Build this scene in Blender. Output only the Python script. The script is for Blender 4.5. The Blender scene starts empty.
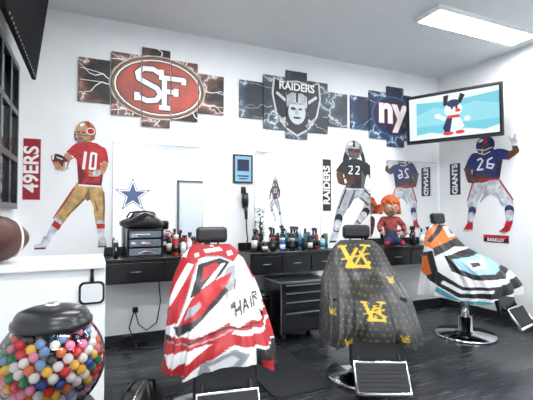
import bpy, math, random
from mathutils import Matrix, Vector
random.seed(7)
R=math.radians
# ------------------------------------------------------------------ materials
def mat(name,col,rough=.5,metal=0.0,emit=None,es=1.0,noise=0.0,nscale=20,coat=0.0,spec=None):
    m=bpy.data.materials.new(name); m.use_nodes=True
    nt=m.node_tree; b=nt.nodes['Principled BSDF']
    c=(col[0],col[1],col[2],1)
    b.inputs['Base Color'].default_value=c
    b.inputs['Roughness'].default_value=rough
    b.inputs['Metallic'].default_value=metal
    b.inputs['Coat Weight'].default_value=coat
    if spec is not None: b.inputs['Specular IOR Level'].default_value=spec
    if emit:
        b.inputs['Emission Color'].default_value=(emit[0],emit[1],emit[2],1)
        b.inputs['Emission Strength'].default_value=es
    if noise>0:
        tc=nt.nodes.new('ShaderNodeTexCoord'); n=nt.nodes.new('ShaderNodeTexNoise')
        n.inputs['Scale'].default_value=nscale; n.inputs['Detail'].default_value=4
        st=nt.nodes.new('ShaderNodeMapRange'); st.inputs[1].default_value=.3; st.inputs[2].default_value=.7
        r=nt.nodes.new('ShaderNodeMix'); r.data_type='RGBA'
        r.inputs[6].default_value=tuple(max(0,x*(1-noise)) for x in col)+(1,)
        r.inputs[7].default_value=tuple(min(1,x*(1+noise)) for x in col)+(1,)
        nt.links.new(tc.outputs['Object'],n.inputs['Vector'])
        nt.links.new(n.outputs['Fac'],st.inputs[0]); nt.links.new(st.outputs[0],r.inputs[0]); nt.links.new(r.outputs[2],b.inputs['Base Color'])
    return m
WHITE=mat('white_paint',(.88,.9,.915),.55,noise=.015,nscale=6)
CEIL=mat('ceiling_paint',(.78,.81,.82),.7,noise=.02,nscale=8)
BLACK=mat('black_laminate',(.008,.009,.011),.28)
VINYL=mat('black_vinyl',(.008,.008,.010),.35,noise=.3,nscale=60)
RUB=mat('black_rubber',(.012,.013,.016),.6,noise=.3,nscale=90)
CHROME=mat('chrome',(.75,.77,.8),.12,1.0)
STEEL=mat('brushed_steel',(.38,.4,.43),.3,1.0)
MIRROR=mat('mirror_glass',(.97,.98,.985),.01,1.0)
TRIM=mat('dark_trim',(.022,.024,.028),.4)
PW=mat('print_white',(.88,.88,.88),.5); PK=mat('print_black',(.010,.010,.014),.45,noise=.6,nscale=14)
PCL=mat('print_cloth',(.56,.58,.62),.5,noise=.42,nscale=13)
PR=mat('print_red',(.46,.008,.015),.45,noise=.4,nscale=14); PDR=mat('print_dark_red',(.15,.004,.007),.45)
PG=mat('print_gold',(.48,.3,.12),.45,noise=.4,nscale=13); PDG=mat('print_dark_gold',(.2,.11,.04),.45,noise=.3,nscale=15)
PS=mat('print_silver',(.36,.39,.43),.4,noise=.4,nscale=14); PDS=mat('print_grey',(.09,.1,.115),.4)
PB=mat('print_blue',(.01,.022,.15),.45,noise=.5,nscale=14); PDB=mat('print_navy',(.006,.009,.045),.45)
SK1=mat('print_skin_light',(.5,.24,.14),.5,noise=.3,nscale=20); SK2=mat('print_skin_dark',(.10,.04,.022),.5,noise=.4,nscale=20)
BR=mat('leather_brown',(.07,.02,.012),.5,noise=.25,nscale=120)
ORG=mat('orange_hair',(.6,.12,.025),.7,noise=.3,nscale=60)
def floor_mat():
    m=bpy.data.materials.new('vinyl_plank'); m.use_nodes=True; nt=m.node_tree; b=nt.nodes['Principled BSDF']
    tc=nt.nodes.new('ShaderNodeTexCoord'); br=nt.nodes.new('ShaderNodeTexBrick')
    br.inputs['Scale'].default_value=1.0; br.inputs['Brick Width'].default_value=1.2; br.inputs['Row Height'].default_value=.17
    br.inputs['Mortar Size'].default_value=.005
    br.inputs['Color1'].default_value=(.014,.016,.02,1); br.inputs['Color2'].default_value=(.045,.049,.056,1); br.inputs['Mortar'].default_value=(.003,.003,.004,1)
    nt.links.new(tc.outputs['Object'],br.inputs['Vector'])
    mp=nt.nodes.new('ShaderNodeMapping'); mp.inputs['Scale'].default_value=(2,22,1)
    n=nt.nodes.new('ShaderNodeTexNoise'); n.inputs['Scale'].default_value=2.0; n.inputs['Detail'].default_value=6
    nt.links.new(tc.outputs['Object'],mp.inputs['Vector']); nt.links.new(mp.outputs[0],n.inputs['Vector'])
    mx=nt.nodes.new('ShaderNodeMix'); mx.data_type='RGBA'; mx.blend_type='MULTIPLY'; mx.inputs[0].default_value=.9
    rp=nt.nodes.new('ShaderNodeValToRGB'); rp.color_ramp.elements[0].position=.32; rp.color_ramp.elements[0].color=(.3,.3,.3,1); rp.color_ramp.elements[1].position=.68; rp.color_ramp.elements[1].color=(1.9,1.9,1.9,1)
    nt.links.new(n.outputs['Fac'],rp.inputs[0]); nt.links.new(br.outputs['Color'],mx.inputs[6]); nt.links.new(rp.outputs[0],mx.inputs[7])
    nt.links.new(mx.outputs[2],b.inputs['Base Color'])
    rr=nt.nodes.new('ShaderNodeMapRange'); rr.inputs[3].default_value=.14; rr.inputs[4].default_value=.36
    nt.links.new(n.outputs['Fac'],rr.inputs[0]); nt.links.new(rr.outputs[0],b.inputs['Roughness'])
    return m
FLOOR=floor_mat()
def lightning_mat(name,dark,glow,sc=2.2):
    m=bpy.data.materials.new(name); m.use_nodes=True; nt=m.node_tree; b=nt.nodes['Principled BSDF']; L=nt.links.new
    tc=nt.nodes.new('ShaderNodeTexCoord'); n=nt.nodes.new('ShaderNodeTexNoise'); n.inputs['Scale'].default_value=6; n.inputs['Detail'].default_value=6
    L(tc.outputs['Object'],n.inputs['Vector'])
    ad=nt.nodes.new('ShaderNodeMix'); ad.data_type='RGBA'; ad.blend_type='ADD'; ad.inputs[0].default_value=.4
    L(tc.outputs['Object'],ad.inputs[6]); L(n.outputs['Color'],ad.inputs[7])
    v=nt.nodes.new('ShaderNodeTexVoronoi'); v.feature='DISTANCE_TO_EDGE'; v.inputs['Scale'].default_value=sc
    L(ad.outputs[2],v.inputs['Vector'])
    r=nt.nodes.new('ShaderNodeValToRGB'); e=r.color_ramp.elements
    e[0].position=0; e[0].color=(.85,.9,1,1); e[1].position=.24; e[1].color=dark+(1,)
    x=e.new(.010); x.color=tuple(.5*g+.35 for g in glow)+(1,); x=e.new(.035); x.color=glow+(1,)
    x=e.new(.09); x.color=tuple(.35*g+.65*d for g,d in zip(glow,dark))+(1,)
    L(v.outputs['Distance'],r.inputs[0]); L(r.outputs[0],b.inputs['Base Color']); b.inputs['Roughness'].default_value=.5
    return m
# ------------------------------------------------------------------ mesh builder
class MB:
    def __init__(s): s.v=[];s.f=[];s.m=[];s.s=[]
    def add(s,vs,fs,mi=0,sm=False,mtx=None):
        o=len(s.v)
        for p in vs:
            p=Vector(p)
            if mtx is not None: p=mtx@p
            s.v.append(tuple(p))
        for f in fs: s.f.append(tuple(i+o for i in f)); s.m.append(mi); s.s.append(sm)
    def box(s,c,d,mi=0,mtx=None,taper=1.0):
        x,y,z=d[0]/2,d[1]/2,d[2]/2
        vs=[(c[0]+a*x*(taper if k>0 else 1),c[1]+b*y*(taper if k>0 else 1),c[2]+k*z) for k in(-1,1) for b in(-1,1) for a in(-1,1)]
        s.add(vs,[(0,2,3,1),(4,5,7,6),(0,1,5,4),(2,6,7,3),(0,4,6,2),(1,3,7,5)],mi,False,mtx)
    def lathe(s,prof,c=(0,0,0),n=28,mi=0,mtx=None,sm=True):
        vs=[];fs=[]
        for r,z in prof:
            for i in range(n):
                a=2*math.pi*i/n; vs.append((c[0]+r*math.cos(a),c[1]+r*math.sin(a),c[2]+z))
        k=len(prof)
        for j in range(k-1):
            for i in range(n):
                i2=(i+1)%n; fs.append((j*n+i,j*n+i2,(j+1)*n+i2,(j+1)*n+i))
        fs.append(tuple(range(n-1,-1,-1))); fs.append(tuple((k-1)*n+i for i in range(n)))
        s.add(vs,fs,mi,sm,mtx)
    def sph(s,c,r,mi=0,n=20,mtx=None):
        if not hasattr(r,'__len__'): r=(r,r,r)
        k=n//2; vs=[];fs=[]
        for j in range(1,k):
            t=math.pi*j/k
            for i in range(n):
                a=2*math.pi*i/n; vs.append((c[0]+r[0]*math.sin(t)*math.cos(a),c[1]+r[1]*math.sin(t)*math.sin(a),c[2]-r[2]*math.cos(t)))
        b=len(vs); vs+= [(c[0],c[1],c[2]-r[2]),(c[0],c[1],c[2]+r[2])]
        for j in range(k-2):
            for i in range(n):
                i2=(i+1)%n; fs.append((j*n+i,j*n+i2,(j+1)*n+i2,(j+1)*n+i))
        for i in range(n):
            i2=(i+1)%n; fs.append((b,i2,i)); fs.append((b+1,(k-2)*n+i,(k-2)*n+i2))
        s.add(vs,fs,mi,True,mtx)
    def tube(s,pts,r,mi=0,n=10,mtx=None):
        pts=[Vector(p) for p in pts]; vs=[];fs=[]
        up=None
        for i,p in enumerate(pts):
            d=(pts[min(i+1,len(pts)-1)]-pts[max(i-1,0)]).normalized()
            if up is None:
                up=Vector((0,0,1)) if abs(d.z)<.9 else Vector((1,0,0))
            a=d.cross(up).normalized(); b=a.cross(d).normalized(); up=b
            rr=r[i] if hasattr(r,'__len__') else r
            for k in range(n):
                t=2*math.pi*k/n; vs.append(p+a*rr*math.cos(t)+b*rr*math.sin(t))
        for j in range(len(pts)-1):
            for k in range(n):
                k2=(k+1)%n; fs.append((j*n+k,j*n+k2,(j+1)*n+k2,(j+1)*n+k))
        fs.append(tuple(range(n-1,-1,-1))); fs.append(tuple((len(pts)-1)*n+i for i in range(n)))
        s.add(vs,fs,mi,True,mtx)
    def obj(s,name,mats,parent=None,bevel=0,M=None,seg=2):
        me=bpy.data.meshes.new(name); me.from_pydata(s.v,[],s.f)
        for m in mats: me.materials.append(m)
        me.polygons.foreach_set('material_index',s.m); me.polygons.foreach_set('use_smooth',s.s)
        me.update(); o=bpy.data.objects.new(name,me); bpy.context.scene.collection.objects.link(o)
        if parent: o.parent=parent
        if M is not None: o.matrix_local=M
        if bevel:
            b=o.modifiers.new('bev','BEVEL'); b.width=bevel; b.segments=seg; b.limit_method='ANGLE'; b.angle_limit=R(40)
        return o
def empty(name,M):
    if isinstance(M,(tuple,list)): M=Matrix.Translation(M)
    e=bpy.data.objects.new(name,None); e.empty_display_size=.1
    bpy.context.scene.collection.objects.link(e); e.matrix_world=M; return e
def boxo(name,c,d,m,parent=None,bevel=0):
    b=MB(); b.box((0,0,0),d); return b.obj(name,[m],parent,bevel,Matrix.Translation(c))
def text(name,body,parent,size,m,x=0,y=0,w=.004,rot=0,off=0.0,ext=.0008,sx=1.0,sy=1.0,shear=0):
    c=bpy.data.curves.new(name,'FONT'); c.body=body; c.size=size; c.align_x='CENTER'; c.align_y='CENTER'; c.offset=off; c.extrude=ext; c.shear=shear
    c.materials.append(m); o=bpy.data.objects.new(name,c); bpy.context.scene.collection.objects.link(o); o.parent=parent
    o.matrix_local=Matrix.Translation((x,y,w))@Matrix.Rotation(R(rot),4,'Z')@Matrix.Diagonal((sx,sy,1,1)); return o
# wall frames: local X = right, Y = up, Z = out of wall
RX=Matrix.Rotation(R(90),4,'X')
XL,XR,YB,YF,H=-.62,4.53,4.19,-2.2,3.2
def back(x,z,w=.001): return Matrix.Translation((x,YB-w,z))@RX
def right(y,z,w=.001): return Matrix.Translation((XR-w,y,z))@Matrix.Rotation(R(-90),4,'Z')@RX
def left(y,z,w=.001): return Matrix.Translation((XL+w,y,z))@Matrix.Rotation(R(90),4,'Z')@RX
def front(x,z,w=.001): return Matrix.Translation((x,YF+w,z))@Matrix.Rotation(R(180),4,'Z')@RX
# ------------------------------------------------------------------ 2-D drawing helpers
def ell(cx,cy,rx,ry,rot=0,n=28):
    c,s_=math.cos(R(rot)),math.sin(R(rot)); o=[]
    for i in range(n):
        a=2*math.pi*i/n; x,y=rx*math.cos(a),ry*math.sin(a); o.append((cx+x*c-y*s_,cy+x*s_+y*c))
    return o
def stroke(pts,w):
    out=[]
    for (x0,y0),(x1,y1) in zip(pts,pts[1:]):
        dx,dy=x1-x0,y1-y0; l=math.hypot(dx,dy) or 1; nx,ny=-dy/l*w/2,dx/l*w/2
        out.append([(x0+nx,y0+ny),(x0-nx,y0-ny),(x1-nx,y1-ny),(x1+nx,y1+ny)])
    for p in pts[1:-1]: out.append(ell(p[0],p[1],w/2,w/2,0,10))
    return out
def limb(mi,pts,ws):
    out=[]
    for k in range(len(pts)-1):
        (x0,y0),(x1,y1)=pts[k],pts[k+1]; dx,dy=x1-x0,y1-y0; l=math.hypot(dx,dy); nx,ny=-dy/l/2,dx/l/2; a,b=ws[k],ws[k+1]
        mx_,my_=x0+dx*.4,y0+dy*.4; mw=(a*.6+b*.4)*1.1
        out.append((mi,[(x0+nx*a,y0+ny*a),(x0-nx*a,y0-ny*a),(mx_-nx*mw,my_-ny*mw),(x1-nx*b,y1-ny*b),(x1+nx*b,y1+ny*b),(mx_+nx*mw,my_+ny*mw)]))
    for p,w in zip(pts,ws): out.append((mi,ell(p[0],p[1],w/2,w/2,0,14)))
    return out
def clip(poly,r):
    x0,y0,x1,y1=r
    for ax,val,sg in((0,x0,1),(0,x1,-1),(1,y0,1),(1,y1,-1)):
        res=[]
        for i in range(len(poly)):
            a,b=poly[i-1],poly[i]; ia=(a[ax]-val)*sg>=0; ib=(b[ax]-val)*sg>=0
            if ia!=ib:
                t=(val-a[ax])/(b[ax]-a[ax]); res.append((a[0]+(b[0]-a[0])*t,a[1]+(b[1]-a[1])*t))
            if ib: res.append(b)
        poly=res
        if len(poly)<3: return None
    return poly
def area(p): return sum(p[i-1][0]*p[i][1]-p[i][0]*p[i-1][1] for i in range(len(p)))/2
def flat(name,layers,mats,parent,f=lambda p:p,w0=.002,dw=.0004,clips=None):
    b=MB(); w=w0
    for mi,poly in layers:
        pp=[f(p) for p in poly]
        for q in ([pp] if clips is None else [clip(pp,c) for c in clips]):
            if not q: continue
            if area(q)<0: q=q[::-1]
            b.add([(x,y,w) for x,y in q],[tuple(range(len(q)))],mi)
        w+=dw
    return b.obj(name,mats,parent)
# ================================================================== ROOM
T=.1
boxo('floor',((XL+XR)/2,(YB+YF)/2,-T/2),(XR-XL+2*T,YB-YF+2*T,T),FLOOR)
boxo('ceiling',((XL+XR)/2,(YB+YF)/2,H+T/2),(XR-XL+2*T,YB-YF+2*T,T),CEIL)
boxo('wall_back',((XL+XR)/2,YB+T/2,H/2),(XR-XL+2*T,T,H),WHITE)
boxo('wall_front',((XL+XR)/2,YF-T/2,H/2),(XR-XL+2*T,T,H),WHITE)
boxo('wall_left',(XL-T/2,(YB+YF)/2,H/2),(T,YB-YF,H),WHITE)
boxo('wall_right',(XR+T/2,(YB+YF)/2,H/2),(T,YB-YF,H),WHITE)
boxo('baseboard_back',((XL+XR)/2,YB-.008,.05),(XR-XL,.016,.1),TRIM)
boxo('baseboard_right',(XR-.008,(YB+YF)/2,.05),(.016,YB-YF,.1),TRIM)
boxo('baseboard_left',(XL+.008,(YB+YF)/2,.05),(.016,YB-YF,.1),TRIM)
GL=mat('dark_window_glass',(.02,.025,.03),.05,0,spec=.8)
e=empty('window_1',left(3.32,1.95))
b=MB(); b.box((0,0,.012),(1.44,1.16,.008),0); b.obj('pane',[GL],e)
b=MB()
for x in(-.72,-.36,0,.36,.72): b.box((x,0,.02),(.05,1.24,.04))
for y in(-.6,-.2,.2,.6): b.box((0,y,.022),(1.49,.05,.036))
b.obj('frame',[BLACK],e,.004)
e=empty('door_1',front(2.55,1.06,.003))
b=MB(); b.box((0,0,.02),(.82,2.06,.03),1)
for x in(-.44,.44): b.box((x,0,.03),(.05,2.1,.06),0)
b.box((0,1.05,.03),(.93,.05,.06),0); b.box((0,-.9,.036),(.8,.2,.03),0); b.lathe([(.012,0),(.012,.3)],(-.33,-.15,.06),12,0)
b.obj('door_body',[mat('door_frame_grey',(.1,.11,.13),.4),mat('frosted_panel',(.66,.72,.77),.3)],e,.004)
LED=mat('led_diffuser',(1,1,1),.4,emit=(.975,.99,1.0),es=41)
for i,(x,y) in enumerate([(3.60,2.80),(.95,2.80),(3.3,.6),(.7,.6),(3.3,-1.3),(.7,-1.3)]):  # first panel is the fixture in view; the rest are added unseen for light
    e=empty('ceiling_light_panel' if i==0 else 'ceiling_light_panel.%03d'%i,(x,y,H))
    b=MB(); b.box((0,0,-.02),(1.36,.27,.04)); b.obj('diffuser',[LED],e)
    b=MB()
    for s in(-1,1): b.box((0,s*.142,-.022),(1.41,.014,.044)); b.box((s*.692,0,-.022),(.02,.29,.044))
    b.obj('frame',[WHITE],e)
for i,(x0,x1) in enumerate([(.205,1.10),(1.70,2.56),(3.31,4.49)]):
    e=empty('wall_mirror' if i==0 else 'wall_mirror.%03d'%i,back((x0+x1)/2,1.45))
    w=x1-x0
    b=MB(); b.box((0,0,.006),(w,1.07,.008)); b.obj('glass',[MIRROR],e,.002)
    b=MB()
    for s in(-1,1): b.box((s*w/2,0,.007),(.006,1.08,.014)); b.box((0,s*.537,.007),(w,.006,.014))
    b.obj('edge_trim',[CHROME],e)
# ================================================================== POSTERS
PAN=[(-.58,.42),(-.29,.62),(0,.8),(.29,.62),(.58,.42)]
def panels(e,m):
    cl=[]; b=MB()
    for x,h in PAN:
        b.box((x,0,.012),(.280,h,.024)); cl.append((x-.14,-h/2,x+.14,h/2))
    b.obj('canvas_panels',[m],e); return cl
def S(mi,pts,w): return [(mi,q) for q in stroke(pts,w)]
def bolts(n,seed,r0,r1,ry,col,w):
    rd=random.Random(seed); o=[]
    for k in range(n):
        a=2*math.pi*(k+rd.random()*.6)/n; p=[]; rr=r0
        aa=a
        for j in range(7):
            t=j/6; q=r0+(r1-r0)*t; p.append((.03+q*math.cos(aa),q*ry*math.sin(aa))); aa+=rd.uniform(-.13,.13)
        for j in range(6): o+=S(col,[p[j],p[j+1]],w*(1-.13*j))
        j=rd.randrange(2,4); bq=p[j]; d=(bq[0]*.25+rd.uniform(-.08,.08),bq[1]*.25+rd.uniform(-.08,.08))
        o+=S(col,[bq,(bq[0]+d[0]*.5+.01,bq[1]+d[1]*.5),(bq[0]+d[0],bq[1]+d[1])],w*.5)
    return o
e=empty('team_logo_canvas',back(.605,2.57)); cl=panels(e,lightning_mat('lightning_orange',(.012,.008,.009),(.26,.12,.08)))
Sp=[(.03,.14),(-.03,.175),(-.13,.17),(-.185,.12),(-.17,.06),(-.08,.02),(.01,-.02),(.04,-.08),(0,-.14),(-.09,-.155),(-.19,-.12)]
Fp=[[( .08,.10),(.08,-.21)],[(.03,.10),(.28,.10),(.28,.05)],[(.08,-.04),(.2,-.04)],[(.2,0),(.2,-.08)],[(.03,-.21),(.14,-.21)],[(-.19,-.16),(-.19,-.08)],[(.05,.18),(.05,.08)]]
L=bolts(14,3,.43,.78,.68,1,.012)
L+=[(4,ell(.03,0,.485,.33)),(2,ell(.03,0,.465,.315)),(0,ell(.03,0,.455,.305)),(1,ell(.03,0,.435,.285)),(2,ell(.03,0,.42,.272)),(3,ell(.03,0,.41,.262))]
for q in [Sp]+Fp: L+=S(2,[(x,y+.01) for x,y in q],.078)
for q in [Sp]+Fp: L+=S(1,[(x,y+.01) for x,y in q],.05)
flat('logo_print',L,[PDG,PW,PK,mat('print_logo_red',(.34,.04,.02),.45,noise=.5,nscale=4),mat('halo',(.55,.4,.33),.5,noise=.5,nscale=9)],e,w0=.025,dw=.00004,clips=cl)
e=empty('team_logo_canvas.001',back(2.23,2.57)); cl=panels(e,lightning_mat('lightning_steel',(.028,.036,.046),(.11,.155,.2)))
sh=[(-.31,.3),(-.2,.26),(0,.29),(.2,.26),(.31,.3),(.33,.1),(.28,-.12),(.15,-.3),(0,-.38),(-.15,-.3),(-.28,-.12),(-.33,.1)]
L=bolts(10,5,.36,.75,.7,2,.009)
L+=[(1,sh),(0,[(x*.93,y*.93) for x,y in sh])]
L+=S(1,[(-.27,.12),(.22,-.22)],.035)+S(1,[(.27,.12),(-.22,-.22)],.035)+S(2,[(.12,-.25),(.26,-.14)],.03)+S(2,[(-.12,-.25),(-.26,-.14)],.03)
L+=[(0,ell(0,-.06,.17,.2)),(2,[(-.155,.02),(-.14,.1),(-.07,.14),(.07,.14),(.14,.1),(.155,.02),(.14,-.03),(-.14,-.03)]),(1,ell(0,-.09,.115,.145)),
    (2,[(-.15,.0),(.15,.0),(.14,.03),(-.14,.03)]),(0,ell(-.05,-.05,.034,.02)),(0,ell(.045,-.05,.026,.014)),(2,[(-.02,-.05),(.02,-.05),(.03,-.12),(-.03,-.12)]),(0,ell(0,-.155,.055,.014)),
    (0,[(-.16,.03),(-.15,-.02),(-.13,-.15),(-.1,-.19),(-.12,-.08)]),(0,[(.16,.03),(.15,-.02),(.13,-.15),(.1,-.19),(.12,-.08)])]
L+=S(0,[(0,.14),(0,.03)],.03)
flat('logo_print',L,[PK,mat('print_pale_silver',(.56,.59,.62),.5),PS],e,w0=.025,dw=.00005,clips=cl)
text('logo_text','RAIDERS',e,.125,PW,0,.205,.031,off=.003)
e=empty('team_logo_canvas.002',back(3.725,2.57)); cl=panels(e,lightning_mat('lightning_blue',(.006,.014,.045),(.02,.08,.19)))
flat('logo_print',bolts(10,8,.33,.75,.7,2,.008)+[(0,ell(-.05,0,.35,.27)),(1,ell(-.05,0,.33,.25))],[mat('blue_glow',(.025,.09,.22),.5),PDB,mat('pale_blue_bolt',(.2,.4,.6),.5)],e,w0=.025,dw=.00004,clips=cl)
text('logo_text_outline','ny',e,.5,PR,-.06,.07,.0305,off=.026)
text('logo_text','ny',e,.5,PW,-.06,.07,.032,off=.018)
def banner(name,M,w,h,bg,fg,body,size):
    e=empty(name,M); b=MB(); b.box((0,0,.003),(w,h,.004),0); b.box((0,0,.0032),(w*.9,h*.96,.0046),1); b.obj('pennant_panel',[fg,bg],e)
    text('lettering',body,e,size,fg,0,0,.0065,rot=90,off=.004,sx=1.0)
banner('team_name_banner',back(-.49,1.69),.155,.58,mat('banner_red',(.33,.008,.02),.5),PW,'49ERS',.165)
banner('team_name_banner.001',back(2.655,1.63),.13,.66,PK,PW,'RAIDERS',.125)
banner('team_name_banner.002',right(3.92,1.745),.19,.44,PDB,PW,'GIANTS',.115)
def player(name,M,layers,mats,bx,W,Hh):
    e=empty(name,M); x0,y0,x1,y1=bx; sx=W/(x1-x0); sy=Hh/(y1-y0)
    f=lambda p:((p[0]-(x0+x1)/2)*sx,((y0+y1)/2-p[1])*sy)
    flat('player_print',layers,mats,e,f,w0=.0015,dw=.00005); return e
PM=[PR,PCL,PG,SK1,PK,PDR,PDG,PS,BR,PB,PDB,SK2,PDS,PW]
r,cl_,gd,sk,bk,dr,dg,sv,bw,bl,nv,sd,dgr,wh=range(14)
Q=limb(gd,[(94,188),(99,206),(100,224)],[16,12,9])+limb(gd,[(82,188),(68,205),(57,223)],[16,12,9])
Q+=limb(dg,[(88,193),(76,206),(66,216)],[3,2.4,1])+limb(dg,[(103,192),(104,206),(103,222)],[2.4,2,1])+limb(dg,[(66,199),(60,208)],[1.5,2.2])+limb(dg,[(94,200),(97,210)],[1,2])
Q+=[(gd,[(75,183),(101,184),(103,194),(88,200),(73,194)]),(dg,[(88,188),(90,199),(86,201),(83,196)])]
Q+=limb(r,[(73,188),(60,207),(53,218)],[1.6,1.4,1.2])
Q+=limb(cl_,[(57,222),(48,237)],[8.5,5])+[(r,[(54,220),(61,225),(58,230),(51,225)])]+limb(cl_,[(100,224),(102,239)],[8.5,5])+[(r,[(96,224),(105,224),(105,229),(97,229)])]
Q+=[(cl_,[(44,235),(51,239),(47,246),(44,247.5),(35,247.5),(35,244.5),(41,242)]),(dr,[(35,246.3),(46,246.3),(46,248),(35,248)]),
 (cl_,[(99,238),(105.5,238),(107,245),(106,248),(98,248),(98,243)]),(dr,[(98,246.6),(107,246.6),(107,248),(98,248)]),
 (r,[(75,144),(85,140),(96,142),(104,147),(106,158),(103,170),(101,186),(77,184),(76,170),(75,160),(72,156)]),
 (dr,[(77,162),(84,176),(80,184),(77,184),(76,170)]),(dr,[(99,150),(100.5,168),(98,185),(101,186),(103,170),(105,158)]),(dr,[(85,182),(100,182),(101,186),(82,185)])]
Q+=limb(dr,[(86,145),(80,150),(78,158)],[.6,1.4,.5])+limb(dr,[(82,172),(90,178),(97,176)],[.6,1.6,.5])
Q+=limb(r,[(78,147),(67,156)],[11,9])+limb(wh,[(71,157),(64,153)],[1.6,1.6])+limb(sk,[(66,157),(62,168),(56,168)],[7.5,6,5])+limb(cl_,[(60,170),(65,168)],[4,4])
Q+=[(bw,ell(58,161,9,5.5,25)),(dr,ell(57,163.5,7,2,25)),(wh,[(51,156),(53,155),(52,161),(50,160)]),(wh,[(64,162),(66,163),(64,168),(62,167)]),(wh,stroke([(55,158),(61,160)],.9)[0])]
Q+=limb(sk,[(60,169),(56,163)],[2.2,1.7])+limb(sk,[(57.5,169),(53.5,163.5)],[2.2,1.7])+limb(sk,[(55.5,168),(52,164)],[2,1.5])+limb(sk,[(62,168),(63,163)],[2,1.6])
Q+=limb(r,[(101,150),(104,161)],[10,8.5])+limb(wh,[(100,163),(108,162)],[1.6,1.6])+limb(sk,[(104,163),(102,170),(92,174)],[7,6,4.5])+limb(cl_,[(97,172),(94,173)],[6,6])
Q+=limb(sk,[(91,173),(87,171)],[2.4,1.6])+limb(sk,[(91,175),(87,175)],[2.2,1.6])
Q+=[(wh,stroke([(77,185),(101,186)],1.6)[0]),
 (gd,ell(84,130.5,10.5,10.5)),(dg,[(90,122),(94.5,130),(93,138),(88,141),(89,132)]),(wh,ell(80,124,2.6,1.6,-30)),(r,[(83,120),(87,120),(90,127),(86,126)]),(wh,ell(89,130,4.5,3.6)),(r,ell(89,130,3.6,2.8)),
 (sk,[(74,129),(84,129),(85,139),(80,142),(75,139)]),(bk,[(75,131),(78,131),(78,132.2),(75,132.2)]),(bk,[(80,131),(83,131),(83,132.2),(80,132.2)]),(dr,[(77,137),(82,137),(82,138),(77,138)])]
for a in([(73,134),(84,135),(88,134)],[(73,138),(84,140),(88,138)],[(78,133),(78,141)],[(73,131),(73,139),(78,142),(84,141)]): Q+=S(dgr,a,1.0)
Q+=S(wh,[(84,151),(82,169)],3.0)+S(wh,[(90,152),(95,153),(94,168),(88.5,168),(90,152)],2.4)
player('football_player_wall_decal',back(-.155,1.565),Q,PM,(35,120,107,248),.61,1.21)
# running ball carrier, black jersey, silver trousers, one knee raised
Rp=limb(sv,[(348,190),(341,206),(337,216)],[12,9.5,7])+limb(sv,[(357,190),(369,200),(364,211)],[12.5,10,7.5])
Rp+=[(sv,[(344,186),(361,186),(364,194),(352,199),(342,196)])]+limb(dgr,[(353,190),(350,199),(346,208)],[1.5,3,1])+limb(dgr,[(358,197),(366,204)],[1,2.8])+limb(bk,[(344,190),(337,208)],[1.5,1.3])+limb(bk,[(362,189),(371,197)],[1.5,1.3])
Rp+=limb(bk,[(337,217),(334,231)],[7.5,5])+limb(cl_,[(336,222),(335,227)],[6.5,5.5])+[(cl_,[(331,230),(337,231),(336,236),(333,240),(328,240),(329,236)]),(bk,[(328,239),(335,239),(334,240.6),(328,240.6)])]
Rp+=limb(bk,[(364,211),(356,222)],[8,5])+limb(cl_,[(361.5,214.5),(358.5,219)],[7,6])+[(cl_,[(353,220),(358,224),(356,230),(351,231),(349,228),(351,225)]),(bk,[(350,229.5),(356,229),(355,231),(351,232)])]
Rp+=[(bk,[(343,163),(352,158),(362,161),(367,168),(364,178),(362,189),(344,189),(343,178),(341,170)]),(dgr,[(344,178),(350,184),(347,189),(344,189)]),(dgr,[(360,170),(359,187),(362,189),(364,178)])]
Rp+=limb(bk,[(345,165),(338,173)],[9,7.5])+limb(wh,[(334,173),(341,176)],[1.4,1.4])+limb(sd,[(338,175),(339,182),(347,184)],[6,5.5,4])
Rp+=[(bw,ell(347,180,7,4.2,-20)),(wh,[(342,180),(344,179),(345,183),(343,184)])]+limb(sd,[(346,183),(350,180)],[2,1.6])+limb(sd,[(347,185),(352,182)],[2,1.6])
Rp+=limb(bk,[(363,166),(370,173)],[9,7])+limb(wh,[(367,175),(374,173)],[1.4,1.4])+limb(sd,[(370,175),(373,183),(369,190)],[5.5,4.6,4])+limb(cl_,[(370,188),(368,191)],[4,4])
Rp+=limb(bk,[(345,152),(343,160),(342,167)],[3,3.5,1.5])+limb(bk,[(346,154),(346,166)],[3,2])+limb(bk,[(360,152),(362,160),(361,168)],[3,3.5,1.5])
Rp+=[(cl_,stroke([(344,189),(362,189)],1.4)[0]),(sv,ell(352,149.5,8.8,8.6)),(wh,ell(349,144.5,2.4,1.5,-25)),(bk,[(351,141),(353,141),(353.5,148),(351,148)]),(dgr,[(358,144),(360.8,150),(359,156),(357,152)]),
 (sd,[(346,149),(358,149),(357,157),(352,160),(347,157)]),(bk,[(346,150),(351,150),(351,152),(346,152)]),(bk,[(353,150),(358,150),(358,152),(353,152)])]
for a in([(345,153),(352,155),(359,153)],[(346,157),(352,159),(358,157)],[(350,153),(350,159)],[(354,153),(354,159)]): Rp+=S(dgr,a,.9)
for ox in(348,355): Rp+=S(wh,[(ox-1.3,167),(ox+2,166.5),(ox+2,170),(ox-1.3,174),(ox+2.5,174)],1.1)
player('football_player_wall_decal.001',back(3.05,1.565),Rp,PM,(328,141,375,241),.72,1.29)
G=limb(cl_,[(480,186),(473,200),(473,210)],[13,10.5,8])+limb(cl_,[(493,186),(505,198),(508,209)],[13,10.5,8])+[(cl_,[(473,178),(500,178),(502,190),(488,196),(472,190)])]
G+=limb(sv,[(487,186),(486,195),(481,202)],[1,3,1])+limb(sv,[(496,193),(502,205)],[1,2.5])+limb(r,[(474,182),(468,200)],[1.5,1.3])+limb(r,[(500,182),(511,200)],[1.5,1.3])
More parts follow.
